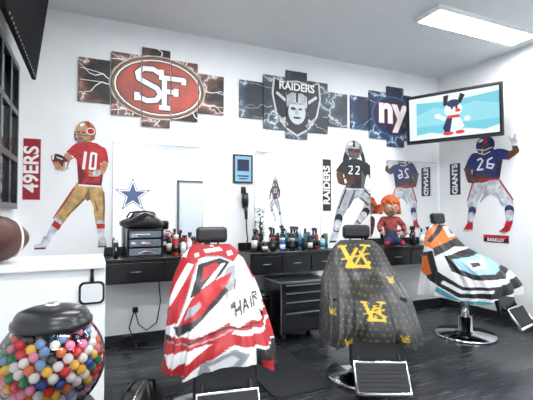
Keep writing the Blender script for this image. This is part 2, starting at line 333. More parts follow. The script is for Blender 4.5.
G+=limb(bl,[(473,210),(470,223)],[8,5])+limb(cl_,[(472,215),(471,219)],[7,6])+[(r,[(468,222),(473.5,223),(473,230),(467,231.5),(463,230.5)]),(cl_,[(463,230),(473,229.5),(473,231.3),(463,232)])]
G+=limb(bl,[(508,209),(508,221)],[8,5])+limb(cl_,[(508,213),(508,217)],[7,6.2])+[(r,[(505,220),(511,221),(508,229),(503,232),(498,230.5),(503,226)]),(cl_,[(498,230.2),(507,230.2),(503,232.4)])]
G+=[(bl,[(474,154),(486,150),(499,152),(504,157),(502,168),(500,180),(473,180),(474,168),(470,160)]),(nv,[(474,168),(479,176),(476,180),(473,180)]),(nv,[(497,160),(497,180),(500,180),(502,168)])]
G+=limb(bl,[(476,157),(469,168)],[10,8])+limb(r,[(465,167),(472,170)],[1.4,1.4])+limb(sd,[(469,169),(471,179),(481,180)],[6.5,6,4.5])
G+=limb(bl,[(499,156),(508,159)],[9.5,8])+limb(r,[(509,156),(508,163)],[1.4,1.4])+limb(sd,[(509,159),(515,156),(513,150)],[6,5,4])+[(cl_,[(510,144),(514,143),(517,147),(516,151),(511,151)])]+limb(cl_,[(511,146),(509,142)],[1.8,1.4])+limb(cl_,[(514,145),(514,140.5)],[1.8,1.4])
G+=[(bw,ell(483,178,7,4.2,15))]+limb(sd,[(481,180),(484,176)],[2,1.6])+limb(sd,[(483,182),(487,178)],[2,1.6])+[(r,stroke([(474,180),(500,180)],2)[0]),
 (bl,ell(487,146,9.2,8.6)),(wh,ell(483,141,2.4,1.3,-25)),(nv,[(493,140),(496,147),(494,153),(491,149)]),(r,[(485.5,137.5),(488.5,137.5),(489.5,144),(485.5,144)]),(sd,[(480,146),(491,146),(490,153),(485,155),(481,152)]),
 (bk,[(481,147),(484,147),(484,148.5),(481,148.5)]),(bk,[(487,147),(490,147),(490,148.5),(487,148.5)])]
for a in([(479,149),(486,151),(494,149)],[(480,153),(486,155),(492,153)],[(484,149),(484,155)]): G+=S(wh,a,.9)
G+=S(wh,[(479,160),(482.5,158.5),(484.5,161),(479,169.5),(485,169.5)],1.7)+S(wh,[(494,159),(489.5,161),(488.5,168),(493,169.5),(495,166),(489,164.5)],1.7)
player('football_player_wall_decal.002',right(3.42,1.64),G,PM,(463,138,517,232),.77,1.2)
player('football_player_wall_decal.003',right(-1.3,1.6),Rp,PM,(329,141,374,241),.8,1.3)
e=empty('player_name_sign',right(3.34,.975)); b=MB(); b.box((0,0,.003),(.33,.09,.006),0); b.box((0,-.016,.004),(.31,.045,.007),1); b.obj('sign_panel',[PR,PDB],e); text('lettering','BARKLEY',e,.055,PW,0,-.016,.008,off=.001)
e=empty('star_wall_decal',front(.98,1.72))
def star(ro,ri): return [((ro if i%2==0 else ri)*math.sin(math.pi*i/5),(ro if i%2==0 else ri)*math.cos(math.pi*i/5)) for i in range(10)]
flat('star_print',[(0,star(.46,.18)),(1,star(.39,.155)),(0,star(.33,.13))],[mat('print_slate',(.06,.09,.18),.5),PW],e)
e=empty('framed_certificate',back(1.555,1.78)); b=MB(); b.box((0,0,.01),(.23,.32,.02),0); b.box((0,0,.0115),(.19,.28,.02),1); b.box((0,.04,.0125),(.14,.13,.02),2); b.box((0,-.08,.0125),(.13,.015,.02),2);b.box((0,-.11,.0125),(.1,.012,.02),2)
b.obj('frame_and_print',[BLACK,mat('pale_blue_print',(.2,.42,.6),.3),PDB],e)
# ================================================================== TELEVISIONS
def tv(name,M,w,h,pic):
    e=empty(name,M); b=MB(); b.box((0,0,0),(w,h,.03),0); b.box((0,-.02,-.035),(w*.6,h*.6,.05),0); b.obj('casing',[BLACK if pic else mat('matte_black',(.006,.006,.007),.7,spec=.1)],e,.006)
    if not pic:
        b=MB(); b.box((0,.004,.0155),(w-.03,h-.035,.003)); b.obj('screen',[mat('off_screen',(.004,.004,.005),.6,spec=.06)],e)
    return e
M=Matrix.Translation((3.96,3.465,2.46))@Matrix.Rotation(R(-62),4,'Z')@RX@Matrix.Rotation(R(2),4,'X')
e=tv('television',M,1.08,.61,True)
def em(n,c,s=1.0): return mat(n,(0,0,0),.3,emit=c,es=s,spec=.2)
b=[(0,[(-.52,-.28),(.52,-.28),(.52,.285),(-.52,.285)]),(1,[(-.5,-.26),(-.41,-.26),(-.41,.265),(-.5,.265)]),(2,[(-.41,-.26),(.5,-.26),(.5,.265),(-.41,.265)]),
 (1,[(-.41,.2),(.02,.17),(.5,.21),(.5,.265),(-.41,.265)]),(6,[(-.41,.05),(-.2,.12),(0,.06),(.25,.13),(.5,.07),(.5,-.1),(-.41,-.1)]),
 (1,[(-.41,-.26),(-.41,-.2),(-.25,-.18),(-.05,-.22),(.15,-.17),(.35,-.21),(.5,-.17),(.5,-.26)]),
 (0,[(-.09,.24),(-.03,.25),(-.05,.12),(-.09,.12)]),(0,[(.1,.25),(.15,.22),(.1,.12),(.06,.13)]),
 (1,ell(.02,.07,.1,.09)),(3,ell(.02,.14,.075,.045)),(3,ell(.005,.09,.013,.022)),(3,ell(.055,.09,.013,.022)),(4,ell(.07,.05,.03,.02)),
 (1,[(-.05,-.02),(.09,-.02),(.14,-.15),(.08,-.2),(-.06,-.2),(-.1,-.14)]),(3,[(-.05,-.02),(.01,-.02),(-.02,-.2),(-.08,-.2),(-.1,-.14)]),(4,[(-.04,.0),(.08,.0),(.1,-.035),(-.06,-.035)]),
 (1,limb(0,[(-.07,-.04),(-.15,-.0)],[.045,.045])[0][1]),(1,ell(-.16,.01,.035,.03)),(1,ell(.17,-.06,.035,.03)),(4,ell(-.04,-.215,.06,.022)),(4,ell(.09,-.21,.05,.022))]
flat('screen',b,[em('px_black',(.01,.01,.015)),em('px_white',(.9,.97,1),1.0),em('px_cyan',(.22,.7,.85),.95),em('px_navy',(.02,.03,.12)),em('px_red',(.8,.06,.08)),em('px_orange',(.9,.45,.1)),em('px_pale_cyan',(.34,.78,.9))],e,w0=.016,dw=.0001)
b=MB(); b.box((0,-.02,-.09),(.3,.3,.06)); 
b.obj('mount_plate',[BLACK],e,.004)
b=MB(); b.tube([(4.04,3.52,2.44),(4.28,3.72,2.44),(4.5,3.62,2.44)],.022); b.box((4.513,3.62,2.44),(.03,.12,.3)); o=b.obj('wall_arm',[BLACK]); o.parent=e; o.matrix_parent_inverse=M.inverted()
M=Matrix.Translation((-.395,3.13,2.76))@Matrix.Rotation(R(90),4,'Z')@RX@Matrix.Rotation(R(7),4,'X')
e=tv('television.001',M,1.3,.74,False)
b=MB(); b.box((0,0,-.1),(.3,.3,.08)); b.box((0,0,-.16),(.1,.1,.08)); b.obj('wall_mount',[BLACK],e)
b=MB()
for k in range(18): b.box((-.55+k*.065,-.355,.017),(.02,.012,.004))
b.obj('bezel_speaker_slots',[STEEL],e)
# ================================================================== STATIONS
def station(name,x0,x1,nd):
    w=x1-x0; e=empty(name,((x0+x1)/2,0,0))
    b=MB(); b.box((0,3.99,.755),(w,.37,.2),0); b.box((0,3.98,.868),(w+.03,.41,.026),0); b.box((0,4.176,.92),(w,.018,.08),0)
    b.obj('cabinet',[BLACK],e,.004)
    b=MB()
    for k in range(nd):
        cx=-w/2+w*(k+.5)/nd; b.box((cx,3.8,.755),(w/nd-.015,.018,.175))
    b.obj('drawer_fronts',[mat('drawer_black',(.011,.012,.014),.25)],e,.003)
    b=MB()
    for k in range(nd):
        cx=-w/2+w*(k+.5)/nd; b.tube([(cx-.04,3.792,.76),(cx-.04,3.772,.76),(cx+.04,3.772,.76),(cx+.04,3.792,.76)],.0045)
    b.obj('handles',[STEEL],e)
station('floating_vanity_cabinet',.13,1.14,2); station('floating_vanity_cabinet.001',1.5,2.56,3); station('floating_vanity_cabinet.002',3.2,4.42,3)
CT=.8815
cols=[(.5,.02,.02),(.8,.8,.8),(.012,.015,.02),(.02,.08,.28),(.02,.14,.11),(.6,.6,.62),(.3,.16,.05),(.05,.24,.38),(.7,.66,.6),(.015,.015,.015)]
bm=[mat('bottle_%d'%i,c,.25) for i,c in enumerate(cols)]
nb=0
def bottle(x,y,h,r,ci,cap=2,kind=0):
    global nb
    b=MB()
    if kind==0: pr=[(r*.9,0),(r,.006),(r,h*.62),(r*.85,h*.7),(r*.35,h*.76),(r*.35,h*.8)]; cp=[(r*.42,h*.78),(r*.42,h*.98),(r*.36,h)]
    elif kind==1: pr=[(r*.96,0),(r,.006),(r,h*.8),(r*.9,h*.83)]; cp=[(r*.93,h*.82),(r*.93,h*.97),(r*.85,h)]
    else: pr=[(r*.96,0),(r,.006),(r,h*.55),(r*.5,h*.7),(r*.35,h*.78)]; cp=[(r*.4,h*.77),(r*.4,h*.86),(r*.2,h*.87)]
    b.lathe(pr,n=20,mi=0); b.lathe(cp,n=16,mi=1)
    b.lathe([(r*1.01,h*.15),(r*1.01,h*.5)],n=20,mi=2)
    if kind==2: b.box((0,-.018,h*.93),(.022,.075,.03),1); b.tube([(0,-.03,h*.9),(0,-.042,h*.82),(0,-.034,h*.76)],.004,1)
    b.obj('grooming_bottle' if nb==0 else 'grooming_bottle.%03d'%nb,[bm[ci],bm[cap],bm[(ci*3+2)%10]],M=Matrix.Translation((x,y,CT))); nb+=1
for a in [(.76,3.9,.2,.028,0,1,1),(.83,3.88,.17,.026,1,0,0),(.9,3.93,.22,.03,1,2,2),(.97,3.88,.16,.03,0,9,1),(.72,4.03,.22,.025,2,1,0),(.83,4.04,.24,.028,9,9,2),(1.07,3.87,.14,.028,2,2,1),
 (1.6,3.95,.24,.032,2,9,2),(1.85,4.0,.24,.03,9,2,0),(1.90,3.88,.14,.03,3,1,1),(1.97,4.03,.24,.028,2,9,2),(2.04,3.92,.13,.03,9,5,1),(2.1,4.06,.26,.03,9,9,2),(2.18,4.0,.21,.028,7,1,0),(2.25,3.9,.16,.03,2,3,1),(2.27,4.05,.22,.028,4,9,0),(2.34,3.98,.24,.028,9,9,2),(2.4,3.88,.16,.028,5,9,0),(2.42,4.05,.22,.026,0,2,0),(2.5,3.98,.17,.03,4,6,1),(1.69,3.87,.12,.032,2,5,1),(1.78,3.87,.15,.026,9,0,1),
 (3.84,4.02,.22,.03,9,2,2),(3.9,3.9,.16,.032,1,5,1),(3.99,4.0,.2,.03,8,9,0),(4.08,3.92,.15,.03,5,2,1),(4.15,4.05,.22,.028,2,9,2)]: bottle(*a)
e=empty('drawer_organizer',(.47,3.97,CT)); b=MB(); b.box((0,0,.006),(.32,.3,.012)); b.box((0,0,.254),(.32,.3,.012))
for s in(-1,1): b.box((s*.154,0,.13),(.012,.3,.24))
b.box((0,.144,.13),(.32,.012,.24)); b.obj('shell',[BLACK],e,.004)
b=MB()
for k in range(3): b.box((0,-.02,.052+k*.08),(.285,.25,.066),0)
b.obj('drawers',[mat('smoky_plastic',(.14,.17,.2),.1)],e,.006)
b=MB()
for k in range(3): b.box((0,-.152,.052+k*.08),(.08,.014,.014))
for k in range(14): b.box((-.12+random.random()*.24,-.146,.035+.08*(k%3)+random.random()*.03),(.03+.03*random.random(),.004,.012))
b.obj('pulls_and_clippers',[CHROME],e,.002)
b=MB()
n=26
pr=[(.0,0),(.13,0),(.16,.02),(.165,.06),(.15,.09),(.1,.12),(.04,.13),(0,.132)]
b.lathe(pr[1:-1],n=n)
for i,v in enumerate(b.v): b.v[i]=(v[0]*1.15*(1+.06*math.sin(5*v[1]*20)),v[1]*.85*(1+.07*math.sin(v[0]*40)),v[2]*(1+.25*math.sin(v[0]*22+1)))
b.tube([(-.12,0,.1),(-.09,-.03,.15),(0,-.04,.165),(.09,-.03,.15),(.12,0,.1)],.009)
b.obj('tool_bag',[VINYL],None,M=Matrix.Translation((.47,3.97,CT+.261)))
e=empty('hair_dryer',(1.56,YB-.07,1.36)); b=MB()
b.tube([(0,.045,.18),(0,.0,.2),(0,-.01,.15)],.008,1); b.box((0,.055,.18),(.05,.02,.08),1)
b.tube([(0,0,.15),(0,0,.06),(0,0,-.02)],[.036,.04,.03],0,16); b.tube([(0,0,.03),(0,-.03,-.06),(0,-.035,-.14)],[.02,.019,.016],0,12)
b.tube([(0,-.035,-.14),(.01,-.02,-.25),(.03,0,-.36),(0,-.02,-.45)],.007,1); b.obj('dryer_body',[BLACK,RUB],e)
e=empty('potted_plant',(1.72,4.06,CT)); b=MB(); b.lathe([(.04,0),(.055,.08),(.05,.085)],n=20,mi=0); b.tube([(0,0,.08),(.01,0,.16),(-.01,0,.24),(0,0,.36)],.007,1)
for k in range(110):
    a=random.random()*6.28; z=.14+random.random()*.32; r0=.02+.05*random.random()
    c=Vector((r0*math.cos(a),r0*math.sin(a)*.7,z)); d=Vector((math.cos(a),math.sin(a),.3))*.03; s_=Vector((-math.sin(a),math.cos(a),0))*.012
    b.add([c-d,c+s_,c+d,c-s_],[(0,1,2,3)],2)
b.obj('pot_and_leaves',[VINYL,BR,mat('leaf_dark',(.012,.03,.02),.5)],e)
def clipper(i,x,y,z,rot):
    b=MB(); b.tube([(0,0,0),(0,0,.03),(0,0,.11),(0,0,.14)],[.016,.022,.024,.02],0,14); b.box((0,0,.15),(.042,.016,.022),1); b.box((0,-.022,.08),(.008,.008,.03),1)
    b.obj('hair_clipper' if i==0 else 'hair_clipper.%03d'%i,[BLACK,CHROME],M=Matrix.Translation((x,y,z))@Matrix.Rotation(rot,4,'Z'))
for i,(x,y) in enumerate([(.22,3.9),(1.02,4.03),(2.14,3.85),(3.74,3.88)]): clipper(i,x,y,CT,.3*i)
e=empty('folded_towel_stack',(4.28,3.9,CT))
b=MB(); b.box((0,0,.0155),(.16,.1,.03)); b.box((0,0,.045),(.155,.1,.026)); b.obj('towels',[PW],e,.01,seg=3)
e=empty('red_haired_doll',Matrix.Translation((3.44,3.96,CT+.004))@Matrix.Rotation(R(-22),4,'Z')@Matrix.Diagonal((1.18,1.18,1.22,1)))
def skin(name,verts,edges,rad,m,parent,sub=2):
    me=bpy.data.meshes.new(name); me.from_pydata(verts,edges,[]); o=bpy.data.objects.new(name,me); bpy.context.scene.collection.objects.link(o); o.parent=parent
    me.materials.append(m); o.modifiers.new('sk','SKIN'); 
    for v,r_ in zip(me.skin_vertices[0].data,rad): v.radius=(r_,r_)
    me.skin_vertices[0].data[0].use_root=True
    s=o.modifiers.new('ss','SUBSURF'); s.levels=sub; s.render_levels=sub; return o
skin('striped_shirt',[(0,0,.06),(0,0,.15),(0,0,.25),(0,0,.29),(-.08,0,.26),(-.13,-.03,.19),(-.13,-.09,.14),(.08,0,.26),(.13,-.03,.2),(.12,-.09,.15)],[(0,1),(1,2),(2,3),(2,4),(4,5),(5,6),(2,7),(7,8),(8,9)],[.06,.065,.065,.03,.04,.03,.026,.04,.03,.026],mat('doll_red_shirt',(.24,.04,.035),.8,noise=.7,nscale=30),e)
skin('overalls',[(0,-.01,.055),(-.05,-.05,.045),(-.07,-.13,.04),(-.08,-.135,.02),(.05,-.05,.045),(.07,-.13,.04),(.08,-.135,.02),(0,-.01,.18)],[(0,1),(1,2),(2,3),(0,4),(4,5),(5,6),(0,7)],[.055,.045,.033,.02,.045,.033,.02,.068],mat('doll_denim',(.02,.03,.08),.8),e)
b=MB(); SKD=mat('doll_skin',(.5,.25,.17),.45)
b.sph((0,-.01,.385),(.08,.078,.09),0); b.sph((0,-.09,.375),(.012,.014,.012),0,10)
for s in(-1,1):
    b.sph((s*.03,-.078,.4),(.015,.01,.013),1,10); b.sph((s*.03,-.087,.4),(.007,.005,.007),2,8); b.sph((s*.08,-.01,.38),(.012,.018,.022),0,8)
    b.sph((s*.125,-.115,.135),(.02,.024,.018),0,10)
    for k in range(4): b.tube([(s*(.112+k*.009),-.125,.137),(s*(.112+k*.009),-.145,.132),(s*(.113+k*.008),-.152,.12)],.0045,0,6)
    b.tube([(s*.107,-.115,.14),(s*.098,-.13,.137)],.005,0,6)
    b.sph((s*.08,-.14,.028),(.026,.03,.026),3,12)
b.tube([(-.025,-.084,.345),(0,-.09,.34),(.025,-.084,.345)],.005,4,6)
b.obj('head_hands_shoes',[SKD,PW,PK,PR,PDR],e)
b=MB()
for k in range(110):
    a=random.random()*6.28; t=random.random()*1.3; c=Vector((.092*math.sin(t)*math.cos(a),.088*math.sin(t)*math.sin(a),.395+.1*math.cos(t)))
    if c.y<-.045 and c.z<.435: continue
    b.sph(tuple(c),(.02,.02,.028),0,8)
for s in(-1,1):
    for z in(.4,.37,.34): 
        for y in(.0,.03,.06): b.sph((s*(.09+random.random()*.012),y,z),(.02,.022,.026),0,8)
b.obj('hair',[ORG],e)
e=empty('rolling_tool_cabinet',(2.03,3.62,0)); b=MB(); b.box((0,.2,.33),(.56,.4,.5),0)
b.obj('carcass',[BLACK],e,.006)
b=MB()
for k,(z,h) in enumerate([(.535,.07),(.45,.08),(.355,.09),(.2,.2)]): b.box((0,-.008,z),(.52,.02,h-.012),0)
b.obj('drawer_fronts',[mat('cabinet_grey',(.012,.013,.016),.25)],e,.003)
b=MB(); b.box((0,.19,.59),(.58,.42,.02))
for z in(.56,.48,.39,.28): b.box((0,-.024,z),(.46,.016,.01))
for s in(-1,1): b.box((s*.275,-.004,.33),(.014,.016,.5))
b.obj('metal_edges',[STEEL],e,.003)
b=MB()
for x in(-.23,.23):
    for y in(.05,.35): b.lathe([(.035,-.014),(.035,.014)],n=18,mtx=Matrix.Translation((x,y,.036))@Matrix.Rotation(R(90),4,'Y')); b.box((x,y,.065),(.04,.04,.03))
b.obj('casters',[RUB],e)
b=MB(); b.lathe([(.11,0),(.13,.02),(.15,.42),(.158,.43),(.15,.44),(.14,.43)],n=28); b.lathe([(.152,.44),(.14,.47),(.05,.5),(.02,.505)],n=28,mi=1); b.obj('waste_bin',[VINYL,BLACK],M=Matrix.Translation((1.58,3.85,0)))
e=empty('wall_outlet',back(.42,.36)); b=MB(); b.box((0,0,.004),(.08,.12,.008),0); b.box((0,.025,.01),(.035,.03,.008),0); b.box((0,-.025,.024),(.05,.05,.045),1); b.obj('plate_and_plug',[PW,BLACK],e,.003)
b=MB(); b.tube([(.42,4.13,.31),(.45,4.12,.2),(.52,4.1,.14),(.62,4.12,.2),(.66,4.14,.4),(.64,4.15,.64)],.006); b.tube([(.4,4.13,.31),(.36,4.11,.18),(.42,4.0,.015),(.6,3.95,.01),(.75,4.0,.012)],.006)
b.box((.4,4.08,.025),(.26,.06,.045)); b.box((.34,4.08,.08),(.07,.05,.07)); b.obj('power_strip_and_cords',[BLACK],None)
# ================================================================== RECEPTION HALF WALL
e=empty('reception_counter',(-.27,2.36,0)); b=MB(); b.box((0,0,.51),(.69,.36,1.02)); b.obj('half_wall',[WHITE],e)
b=MB(); b.box((0,0,1.037),(.69,.42,.034)); b.obj('counter_top',[mat('white_top',(.85,.88,.92),.25)],e,.005)
CZ=1.054
b=MB(); b.lathe([(.004,-.15),(.03,-.135),(.06,-.1),(.085,-.05),(.094,0),(.085,.05),(.06,.1),(.03,.135),(.004,.15)],n=32)
for z in(-.088,.078): b.lathe([(.0715 if z<0 else .0775,z),(.0745,z+.005),(.0775 if z<0 else .0715,z+.01)],n=32,mi=1)
b.tube([(.095,0,-.05),(.1,0,0),(.095,0,.05)],.003,1)
for k in range(7):
    z=-.042+k*.014; b.tube([(.094,-.014,z),(.0985,0,z),(.094,.014,z)],.0028,1,6)
b.obj('american_football',[BR,PW],M=Matrix.Translation((-.42,2.27,CZ+.117))@Matrix.Rotation(R(35),4,'Z')@Matrix.Rotation(R(90),4,'Y')@Matrix.Rotation(R(140),4,'Z')@Matrix.Diagonal((1.23,1.23,1.1,1)))
b=MB(); b.box((-.12,2.29,CZ+.003),(.2,.14,.006)); b.box((-.10,2.3,CZ+.008),(.18,.12,.004),1); b.obj('paper_stack',[PW,mat('paper_pink',(.8,.7,.7),.6)],None)
def rrect(w,h,r_,n=6):
    o=[]
    for cx,cy,a0 in((w/2-r_,h/2-r_,0),(-w/2+r_,h/2-r_,90),(-w/2+r_,-h/2+r_,180),(w/2-r_,-h/2+r_,270)):
        for k in range(n+1): a=R(a0+90*k/n); o.append((cx+r_*math.cos(a),cy+r_*math.sin(a)))
    return o
def prism(b,poly,z0,z1,mi):
    n=len(poly); b.add([(x,y,z0) for x,y in poly]+[(x,y,z1) for x,y in poly],[tuple(range(n-1,-1,-1)),tuple(range(n,2*n))]+[(i,(i+1)%n,n+(i+1)%n,n+i) for i in range(n)],mi)
e=empty('hand_mirror',Matrix.Translation((.013,2.179,.9))@RX)
b=MB(); prism(b,rrect(.118,.11,.025),0,.01,0); prism(b,rrect(.098,.09,.02),.0101,.0115,1); b.tube([(0,.05,.006),(0,.09,.006),(0,.12,.006)],[.011,.008,.009],0,12); b.tube([(-.008,.118,.006),(-.008,.13,.004),(.008,.13,.004),(.008,.118,.006)],.003,2,6)
b.obj('mirror_body',[BLACK,mat('hand_mirror_face',(.9,.93,.95),.3,.3),CHROME],e)
# ================================================================== GUMBALL MACHINE
e=empty('gumball_machine',(-.094,1.30,0)); GC=.876; GR=.142
bc=[(.7,.015,.025),(.85,.25,.42),(.015,.06,.36),(.95,.55,.05),(.9,.88,.86),(.02,.25,.09),(.8,.16,.03),(.02,.02,.025),(.2,.36,.65)]
bmats=[mat('gumball_%d'%i,c,.18,coat=.4) for i,c in enumerate(bc)]
b=MB(); br=.0135; rr=GR-.006-br; N=int(4*math.pi*rr*rr/((2*br)**2*.93))
for i in range(N):
    z=1-2*(i+.5)/N; a=i*2.39996; q=math.sqrt(1-z*z)
    if z>.72: continue
    j=.0015; b.sph((rr*q*math.cos(a)+random.uniform(-j,j),rr*q*math.sin(a)+random.uniform(-j,j),GC+rr*z+random.uniform(-j,j)),br,random.choice([0,1,1,1,2,3,3,4,4,4,4,5,6,7,8,0]),12)
r2=rr-2*br*.9; N=int(4*math.pi*r2*r2/((2*br)**2*.95))
for i in range(N):
    z=1-2*(i+.5)/N; a=i*2.39996+1; q=math.sqrt(1-z*z)
    if z>.75: continue
    b.sph((r2*q*math.cos(a),r2*q*math.sin(a),GC+r2*z),br,random.randrange(9),8)
for i in range(24):
    a=random.random()*6.28; q=.08*math.sqrt(random.random()); b.sph((q*math.cos(a),q*math.sin(a),GC+.075),br,random.randrange(9),10)
b.obj('gumballs',bmats,e)
g=bpy.data.materials.new('globe_glass'); g.use_nodes=True; nt=g.node_tree; nt.nodes.remove(nt.nodes['Principled BSDF'])
tr=nt.nodes.new('ShaderNodeBsdfTransparent'); gl=nt.nodes.new('ShaderNodeBsdfGlossy'); gl.inputs['Roughness'].default_value=.03; fr=nt.nodes.new('ShaderNodeFresnel'); fr.inputs[0].default_value=1.45; mx=nt.nodes.new('ShaderNodeMixShader')
nt.links.new(fr.outputs[0],mx.inputs[0]); nt.links.new(tr.outputs[0],mx.inputs[1]); nt.links.new(gl.outputs[0],mx.inputs[2]); nt.links.new(mx.outputs[0],nt.nodes['Material Output'].inputs[0])
b=MB(); b.sph((0,0,GC),GR,0,48); b.obj('glass_globe',[g],e)
b=MB(); b.lathe([(.08,.098),(.102,.1),(.106,.106),(.105,.118),(.098,.123),(.096,.132),(.088,.143),(.066,.151),(.04,.155),(.012,.157)],(0,0,GC),40); b.lathe([(.02,.156),(.02,.162),(.013,.166)],(0,0,GC),20,1); b.obj('lid',[BLACK,CHROME],e)
b=MB(); b.lathe([(.1,-.17),(.115,-.16),(.115,-.135),(.09,-.11)],(0,0,GC),36); 
b.box((0,0,GC-.27),(.19,.19,.2),0); b.lathe([(.11,-.4),(.125,-.385),(.1,-.37)],(0,0,GC),36)
b.lathe([(.022,0),(.022,.46)],(0,0,.03),20,1); b.lathe([(.17,0),(.175,.015),(.15,.03),(.05,.05)],(0,0,0),40)
b.lathe([(.035,.0),(.035,.012),(.03,.016)],n=24,mi=1,mtx=Matrix.Translation((0,-.096,GC-.24))@RX); b.box((0,-.118,GC-.24),(.05,.012,.012),1); b.box((0,-.1,GC-.335),(.06,.02,.05),1)
b.obj('body_and_stand',[BLACK,CHROME],e,.003)
e=empty('duffel_bag',Matrix.Translation((.27,2.44,0))@Matrix.Rotation(R(70),4,'Z')); b=MB()
prof=[(.02,-.22),(.1,-.215),(.135,-.18),(.145,-.08),(.14,0),(.145,.08),(.135,.18),(.1,.215),(.02,.22)]
b.lathe(prof,n=32,mtx=Matrix.Translation((0,0,.125))@Matrix.Rotation(R(90),4,'Y'))
for i,v in enumerate(b.v): b.v[i]=(v[0],v[1]*.85,max(.0,v[2]))
b.tube([(-.08,-.08,.2),(-.07,-.07,.3),(0,-.04,.33),(.07,-.07,.3),(.08,-.08,.2)],.01); b.tube([(-.08,.08,.2),(-.07,.07,.29),(0,.03,.32),(.07,.07,.29),(.08,.08,.2)],.01); b.tube([(-.15,0,.268),(0,0,.272),(.15,0,.268)],.005,1)
b.obj('bag_body',[VINYL,CHROME],e)
# ================================================================== BARBER CHAIRS + CAPES
def inpoly(x,y,p):
    c=False; j=len(p)-1
    for i in range(len(p)):
        xi,yi=p[i]; xj,yj=p[j]
        if (yi>y)!=(yj>y) and x<(xj-xi)*(y-yi)/(yj-yi)+xi: c=not c
        j=i
    return c
def cape_mat(name):
    m=bpy.data.materials.new(name); m.use_nodes=True; nt=m.node_tree; b=nt.nodes['Principled BSDF']
    a=nt.nodes.new('ShaderNodeVertexColor'); a.layer_name='Col'; nt.links.new(a.outputs[0],b.inputs['Base Color']); b.inputs['Roughness'].default_value=.45; b.inputs['Sheen Weight'].default_value=.03
    return m
def lerp_cr(c,t):
    n=len(c)-1; x=t*n; i=min(int(x),n-1); f=x-i
    p0,p1,p2,p3=c[max(i-1,0)],c[i],c[i+1],c[min(i+2,n)]
    return .5*((2*p1)+(-p0+p2)*f+(2*p0-5*p1+4*p2-p3)*f*f+(-p0+3*p1-3*p2+p3)*f**3)
def cape(e,layers,base,hmap,alpha,ph,name,lift=0,wk=1.0):
    NF,NS=420,210
    Fy=[.24,.17,.06,-.12,-.34,-.47,-.49]; Fz=[1.055,.93,.80,.72,.655,.52,.41]
    Sx=[.14,.215,.27,.31,.33,.34,.345]; Sz=[1.055,.98,.87,.745,.6,.44,.32]
    By=[.33,.36,.38,.4,.41,.42,.42]; Bz=[1.055,.95,.83,.7,.56,.43,.33]
    vs=[];cols=[]
    ca,sa=math.cos(alpha),math.sin(alpha)
    for j in range(NS+1):
        s=j/NS; fy,fz,sx,sz,by,bz=[lerp_cr(c,s) for c in(Fy,Fz,Sx,Sz,By,Bz)]
        cy=(fy+by)/2; ry=(by-fy)/2; ex=1-.42*s; sx*=wk
        for i in range(NF):
            a=2*math.pi*i/NF; si,co=math.sin(a),math.cos(a)
            qx=math.copysign(abs(si)**ex,si); qy=math.copysign(abs(co)**ex,co)
            wf,wb,ws=(co*co if co>0 else 0),(co*co if co<0 else 0),si*si
            fold=(s**1.3)*(.013*math.sin(9*a+ph+1.5*math.sin(2*a))+.009*math.sin(17*a+2*ph+3*s)+.006*math.sin(31*a+5*s))
            crease=.009*math.sin(14*s+5*si+ph)*math.sin(3*a+ph)*min(1,4*s)+.005*math.sin(23*s+9*si+2*ph)*min(1,4*s)
            k=1+fold/.38*1.3+crease
            x=sx*qx*k; y=cy-ry*qy*k
            z=wf*fz+wb*bz+ws*sz + s**3*.02*math.sin(5*a+ph)+.014*math.sin(6*si+8*s+ph)*math.sin(math.pi*s)+.007*math.sin(13*si-11*s+ph)*math.sin(math.pi*s)
            vs.append((x,y,z+lift))
            h=x*ca+y*sa
            px,py=hmap(h,z,s,a); c=base
            for col,p,bb in layers:
                if bb[0]<=px<=bb[2] and bb[1]<=py<=bb[3] and inpoly(px,py,p): c=col
            cols.append(c)
    fs=[(j*NF+i,j*NF+(i+1)%NF,(j+1)*NF+(i+1)%NF,(j+1)*NF+i) for j in range(NS) for i in range(NF)]
    fs.append(tuple(range(NF)))
    me=bpy.data.meshes.new(name); me.from_pydata(vs,[],fs); me.materials.append(cape_mat(name))
    at=me.color_attributes.new('Col','FLOAT_COLOR','POINT')
    at.data.foreach_set('color',[v for c in cols for v in (c[0],c[1],c[2],1)])
    me.polygons.foreach_set('use_smooth',[True]*len(fs)); o=bpy.data.objects.new(name,me); bpy.context.scene.collection.objects.link(o); o.parent=e
def LY(lst):
    o=[]
    for c,p in lst: o.append((c,p,(min(q[0] for q in p),min(q[1] for q in p),max(q[0] for q in p),max(q[1] for q in p))))
    return o
def SC(c,pts,w): return [(c,q) for q in stroke(pts,w)]
